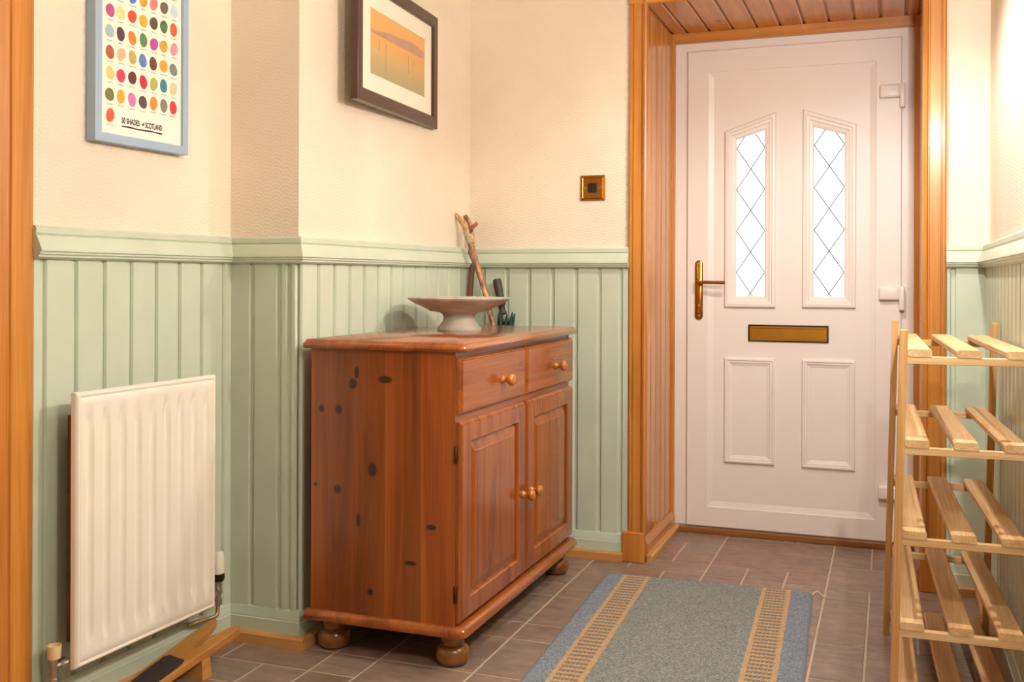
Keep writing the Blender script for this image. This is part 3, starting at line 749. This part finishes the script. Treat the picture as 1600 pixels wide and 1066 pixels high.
text_mesh('50 SHADES', .0205, 'ink', 'lettering', pap, lambda x, y, z: PA(2.160+x*.66, .0242+z, 1.4955+y))
text_mesh('of', .012, 'ink', 'lettering', pap, lambda x, y, z: PA(2.2345+x*.8, .0242+z, 1.4985+y))
text_mesh('SCOTLAND', .0205, 'ink', 'lettering', pap, lambda x, y, z: PA(2.2465+x*.60, .0242+z, 1.4945+y))
tube_pts = [PA(2.160+.150*i/10, .0243, 1.4865+.0008*math.sin(i*1.1)) for i in range(11)]
obj('underline', tube(new(), tube_pts, [.0016+.0008*abs(math.sin(i*.8)) for i in range(11)], 6), 'ink', pap)
# sunset picture on the chimney side
po = Vector((-1.609, 3.533, 1.655)); pd = Vector((.038, -.684, 0)).normalized(); pn = Vector((-pd.y, pd.x, 0))
def PP(s, z, off): return po+pd*s+Vector((0, 0, z))+pn*off
PW, PH, FB = .690, .420, .043
t = thing('framed_picture', 'sunset landscape print with white mount in dark brown frame', 'picture', tuple(PP(PW/2, 0, -.02)))
def rp(i, off, j=None): j = i if j is None else j; return [PP(i, j, off), PP(PW-i, j, off), PP(PW-i, PH-j, off), PP(i, PH-j, off)]
b = new(); loft(b, [rp(0, -.024), rp(0, -.001), rp(.002, 0), rp(FB-.006, .0), rp(FB, -.003), rp(FB, -.012)], caps=False); obj('frame', b, 'frame_brown', t)
b = new(); loft(b, [rp(FB-.004, -.018), rp(FB-.004, -.010)]); mt = obj('mount', b, 'mat', t)
def im(u, v, off): return PP(.110+u*.466, .103+v*.214, off)
M['sunset'] = mk_sunset(.103, .317)
b = new(); loft(b, [[im(0, 0, o_), im(1, 0, o_), im(1, 1, o_), im(0, 1, o_)] for o_ in (-.011, -.0095)]); pr = obj('print', b, 'sunset', mt)
top_ = [(0, .76), (.12, .78), (.25, .82), (.38, .80), (.5, .76), (.62, .77), (.75, .74), (.88, .70), (1, .68)]; bot_ = [(1, .63), (.75, .63), (.5, .63), (.25, .64), (0, .64)]
b = new(); lp = top_+bot_; loft(b, [[im(u, v, -.0097) for u, v in lp], [im(u, v, -.0092) for u, v in lp]]); obj('hill_shape', b, 'hill', pr)
for u, v0, v1 in ((.74, .12, .56), (.325, .26, .57), (.235, .19, .53), (.86, .4, .55), (.21, .45, .53)):
    obj('pole_line', tube(new(), [im(u, v0, -.0093), im(u, v1, -.0093)], .0008, 4), 'pole_ink', pr)

# ------------------------------------------------------------------ radiator
ry0, ry1, rz0, rz1 = 1.928, 2.440, .155, .815
t = thing('radiator', 'white ribbed panel radiator on the green panelled alcove wall', 'radiator', tuple(onA((ry0+ry1)/2, 0, 0)))
b = new(); nf = 9; NX = nf*12; NZ = 30; W = ry1-ry0; off0 = .110
def depth(u, v):
    e = min(u, 1-u)*W; ez = min(v, 1-v)*(rz1-rz0)
    d = 0
    pit = (W-.030)/nf; s = (u*W-.015)/pit
    if 0 < s < nf:
        f = abs((s % 1)-.5)*2
        win = min(1, max(0, (ez-.045)/.022)); win = win*win*(3-2*win)
        d -= .0115*win*(max(0, 1-(f/.44)**2))**.8
    er = min(e, ez)
    if er < .016 and er > .010: d -= .0022*(1-abs(er-.013)/.003)
    if er < .006: d -= .008*(1-er/.006)**2
    return d
us = sorted(set([0, .002/W, .006/W, .010/W, .013/W, 1-.013/W, 1-.010/W, 1-.006/W, 1-.002/W, 1]+[.015/W+(1-.030/W)*i/NX for i in range(NX+1)]))
hz = rz1-rz0
vs_ = sorted(set([0, .002/hz, .006/hz, .010/hz, .013/hz, .016/hz, 1-.016/hz, 1-.013/hz, 1-.010/hz, 1-.006/hz, 1-.002/hz, 1]+[.03/hz+(1-.06/hz)*i/NZ for i in range(NZ+1)]))
grid = [[b.verts.new(onA(ry0+W*u, off0+depth(u, v), rz0+hz*v)) for u in us] for v in vs_]
for j in range(len(vs_)-1):
    for i in range(len(us)-1): b.faces.new((grid[j][i], grid[j][i+1], grid[j+1][i+1], grid[j+1][i]))
be = [e for e in b.edges if e.is_boundary]
r_ = bmesh.ops.extrude_edge_only(b, edges=be)
bmesh.ops.translate(b, verts=[g for g in r_['geom'] if isinstance(g, bmesh.types.BMVert)], vec=-A_N*.010)
bmesh.ops.holes_fill(b, edges=[e for e in b.edges if e.is_boundary], sides=0)
pan = obj('front_panel', b, 'rad_white', t, smooth=40)
b = new()
def boxA(bm, y0, y1, o0, o1, z0, z1): prism(bm, [tuple(onA(y0, o0, 0)[:2]), tuple(onA(y1, o0, 0)[:2]), tuple(onA(y1, o1, 0)[:2]), tuple(onA(y0, o1, 0)[:2])], z0, z1); return bm
obj('back_fins', boxA(new(), ry0+.03, ry1-.03, .050, .094, rz0+.05, rz1-.06), 'brown_rust', t)
for y in (ry0+.10, ry1-.10): obj('bracket', boxA(new(), y-.012, y+.012, .012, .055, rz0+.02, rz1-.10), 'rad_white', t)
# right-hand thermostatic valve
vy, vo = 2.508, .062
def AZ(y, o_): p = onA(y, o_, 0); return (p.x, p.y, 0)
v = obj('thermostat_head', lathe(new(), [(.014, .226), (.0185, .229), (.0195, .250), (.0185, .262), (.0165, .288), (.013, .292), (.0001, .293)], AZ(vy, vo), 'Z', 18), 'trv', t, smooth=40)
obj('collar', lathe(new(), [(.010, .204), (.0165, .206), (.0195, .212), (.0195, .226), (.012, .227)], AZ(vy, vo), 'Z', 18), 'black', v, smooth=40)
b = lathe(new(), [(.008, .135), (.013, .137), (.013, .153), (.009, .156), (.009, .166), (.0135, .168), (.0135, .184), (.010, .186), (.012, .190), (.012, .205), (.006, .206)], AZ(vy, vo), 'Z', 8); tube(b, [onA(vy, vo, .175), onA(ry1-.01, .085, .176)], .010, 10)
obj('valve_body', b, 'chrome', t, smooth=30)
obj('pipe', tube(new(), smooth_path([onA(vy, vo, .145), onA(vy, vo, .118), onA(vy-.010, vo, .106), onA(vy-.03, vo-.01, .103), onA(vy-.07, vo-.02, .103), onA(vy-.09, .03, .10)], 4), .0065, 8), 'copper', t, smooth=60)
vy, vo = 1.908, .062
obj('valve_cap', lathe(new(), [(.0125, .184), (.0150, .185), (.0170, .214), (.0170, .216), (.0140, .216), (.0130, .209), (.0001, .209)], AZ(vy, vo), 'Z', 20), 'cap', t, smooth=40)
b = lathe(new(), [(.008, .118), (.012, .120), (.012, .136), (.009, .139), (.010, .186), (.006, .187)], AZ(vy, vo), 'Z', 10)
tube(b, [onA(vy, vo, .166), onA(ry0+.02, .085, .172)], .008, 10); obj('lockshield_valve', b, 'chrome', t, smooth=30)
obj('union_nut', tube(new(), [onA(vy+.012, .066, .168), onA(vy+.026, .070, .170)], .0135, 6), 'chrome', t)
obj('pipe', tube(new(), [onA(vy, vo, .13), onA(vy, vo, .0)], .0075, 8), 'copper', t, smooth=60)

# ------------------------------------------------------------------ boot jack
def jz(y): return .100-(2.464-y)*.165
out = [(-1.850, 1.90), (-1.790, 1.90), (-1.766, 2.12), (-1.752, 2.24), (-1.736, 2.38), (-1.728, 2.456), (-1.735, 2.466), (-1.748, 2.468), (-1.758, 2.42), (-1.768, 2.36), (-1.778, 2.328), (-1.788, 2.330), (-1.796, 2.37), (-1.812, 2.45), (-1.822, 2.478), (-1.836, 2.482), (-1.843, 2.470), (-1.846, 2.36), (-1.849, 2.2)]
t = thing('boot_jack', 'wooden boot jack with forked end and black pad below the radiator', 'boot jack', (-1.80, 2.2, 0))
b = new(); loft(b, [[Vector((x, y, jz(y)-.020)) for x, y in out], [Vector((x, y, jz(y)-.002)) for x, y in out], [Vector((x+(-1.79-x)*.03, y, jz(y))) for x, y in out]])
obj('board', b, 'jack', t)
pd_ = [(-1.835, 1.98), (-1.777, 1.98), (-1.764, 2.155), (-1.761, 2.245), (-1.766, 2.262), (-1.822, 2.274), (-1.834, 2.262)]
b = new(); loft(b, [[Vector((x, y, jz(y)-.001)) for x, y in pd_], [Vector((x, y, jz(y)+.003)) for x, y in pd_]]); obj('grip_pad', b, 'rubber', t)
b = new(); loft(b, [[(-1.822, 2.305, 0), (-1.740, 2.305, 0), (-1.740, 2.345, 0), (-1.822, 2.345, 0)], [(-1.820, 2.312, jz(2.312)-.018), (-1.748, 2.312, jz(2.312)-.018), (-1.748, 2.346, jz(2.346)-.018), (-1.820, 2.346, jz(2.346)-.018)]])
obj('foot', b, 'jack', t)

# ------------------------------------------------------------------ rug
t = tag(bpy.data.objects.new('rug', None), 'grey-blue runner rug with two tan ladder-pattern stripes on the slate floor', 'rug'); COL.objects.link(t)
LR, WR, rr = 1.40, .718, .045
def rug_ring(ins, z):
    x1, y1, r = WR/2-ins, LR/2-ins, rr; out = []
    for sx, sy, a0 in ((1, -1, -90), (1, 1, 0), (-1, 1, 90), (-1, -1, 180)):
        for i in range(6): a = math.radians(a0+90*i/5); out.append(Vector((sx*(x1-r)+r*math.cos(a), sy*(y1-r)+r*math.sin(a), z)))
    return out
b = new(); loft(b, [rug_ring(0, 0), rug_ring(-.001, .004), rug_ring(.003, .0085), rug_ring(.010, .0095)])
LOC['rug'] = Vector((0, 0, 0)); pile = obj('pile', b, 'rug', t, smooth=40)
b = new(); loft(b, [rug_ring(-.004, .0), rug_ring(-.006, .004), rug_ring(-.003, .0075), rug_ring(.004, .0085), rug_ring(.004, .002)], caps=False)
M['binding'] = plain('blue_grey_binding', S(124, 134, 142), .9, var=.15, vs=120, bump=.4)
obj('binding', b, 'binding', t, smooth=60)
ang = math.radians(2.4); ca, sa = math.cos(ang), math.sin(ang)
tl = Vector((-.974, 3.664)); cxr = tl+Vector((ca, sa))*(WR/2)-Vector((-sa, ca))*(LR/2)
t.location = (cxr.x, cxr.y, .0002); t.rotation_euler.z = ang
obj('loose_thread', tube(new(), smooth_path([(WR/2+.004, LR/2-.03, .006), (WR/2+.014, LR/2-.012, .010), (WR/2+.024, LR/2-.006, .012), (WR/2+.034, LR/2-.02, .006), (WR/2+.050, LR/2-.034, .003)]), .0022, 6), 'thread', t, smooth=60)

# ------------------------------------------------------------------ shoe rack
rkY0, rkY1 = 2.622, 3.362
t = thing('shoe_rack', 'raw pine five-shelf shoe rack with open slats beside the front door', 'shoe rack', (.15, 3.0, 0))
def sh(x, z): return x+.024*(z-.9)
def leaning_box(x0, x1, y0, y1, z0, z1):
    b = new(); bt = [(sh(x0, z0), y0, z0), (sh(x1, z0), y0, z0), (sh(x1, z0), y1, z0), (sh(x0, z0), y1, z0)]; tp = [(sh(x0, z1), y0, z1), (sh(x1, z1), y0, z1), (sh(x1, z1), y1, z1), (sh(x0, z1), y1, z1)]
    loft(b, [[Vector(p) for p in bt], [Vector(p) for p in tp]])
    bmesh.ops.bevel(b, geom=b.edges[:], offset=.0012, segments=1, affect='EDGES'); return b
lev = [.900, .684, .467, .249, .052]
for (x0, x1, y0, y1, zt) in ((.019, .0375, rkY0-.010, rkY0+.012, .972), (.002, .0205, rkY1-.012, rkY1+.010, .968), (.279, .298, rkY1-.012, rkY1+.010, .963), (.3185, .3275, rkY0-.014, rkY0+.012, .965)):
    obj('post', leaning_box(x0, x1, y0, y1, .0, zt) if x1 < .31 else bx(.2975, .3065, y0, y1, 0, zt, bev=.0012), 'rack_z', t)
def slat(z, xn, xf, w=.054):
    b = new(); ya, yb = rkY0-.010, rkY1+.004; z0, z1 = z+.0085, z+.0265; e = .0035; dx = sh(0, z)
    def prof(x, y): return [Vector(p) for p in ((x+dx, y, z0+e), (x+dx+e, y, z0), (x+dx+w-e, y, z0), (x+dx+w, y, z0+e), (x+dx+w, y, z1-e), (x+dx+w-e, y, z1), (x+dx+e, y, z1), (x+dx, y, z1-e))]
    loft(b, [prof(xn, ya), prof(xf, yb)]); return obj('slat', b, 'rack_y', t)
for z in lev:
    obj('rail', bx(sh(.0365, z), sh(.3075+.024*(.9-z)-.002, z), rkY0-.009, rkY0+.010, z-.009, z+.009, bev=.001), 'rack_x', t)
    obj('rail', bx(sh(.0195, z), sh(.280, z), rkY1-.010, rkY1+.009, z-.009, z+.009, bev=.001), 'rack_x', t)
    for xn, xf in ((.038, .022), (.146, .116), (.2525, .216)): slat(z, xn, xf)
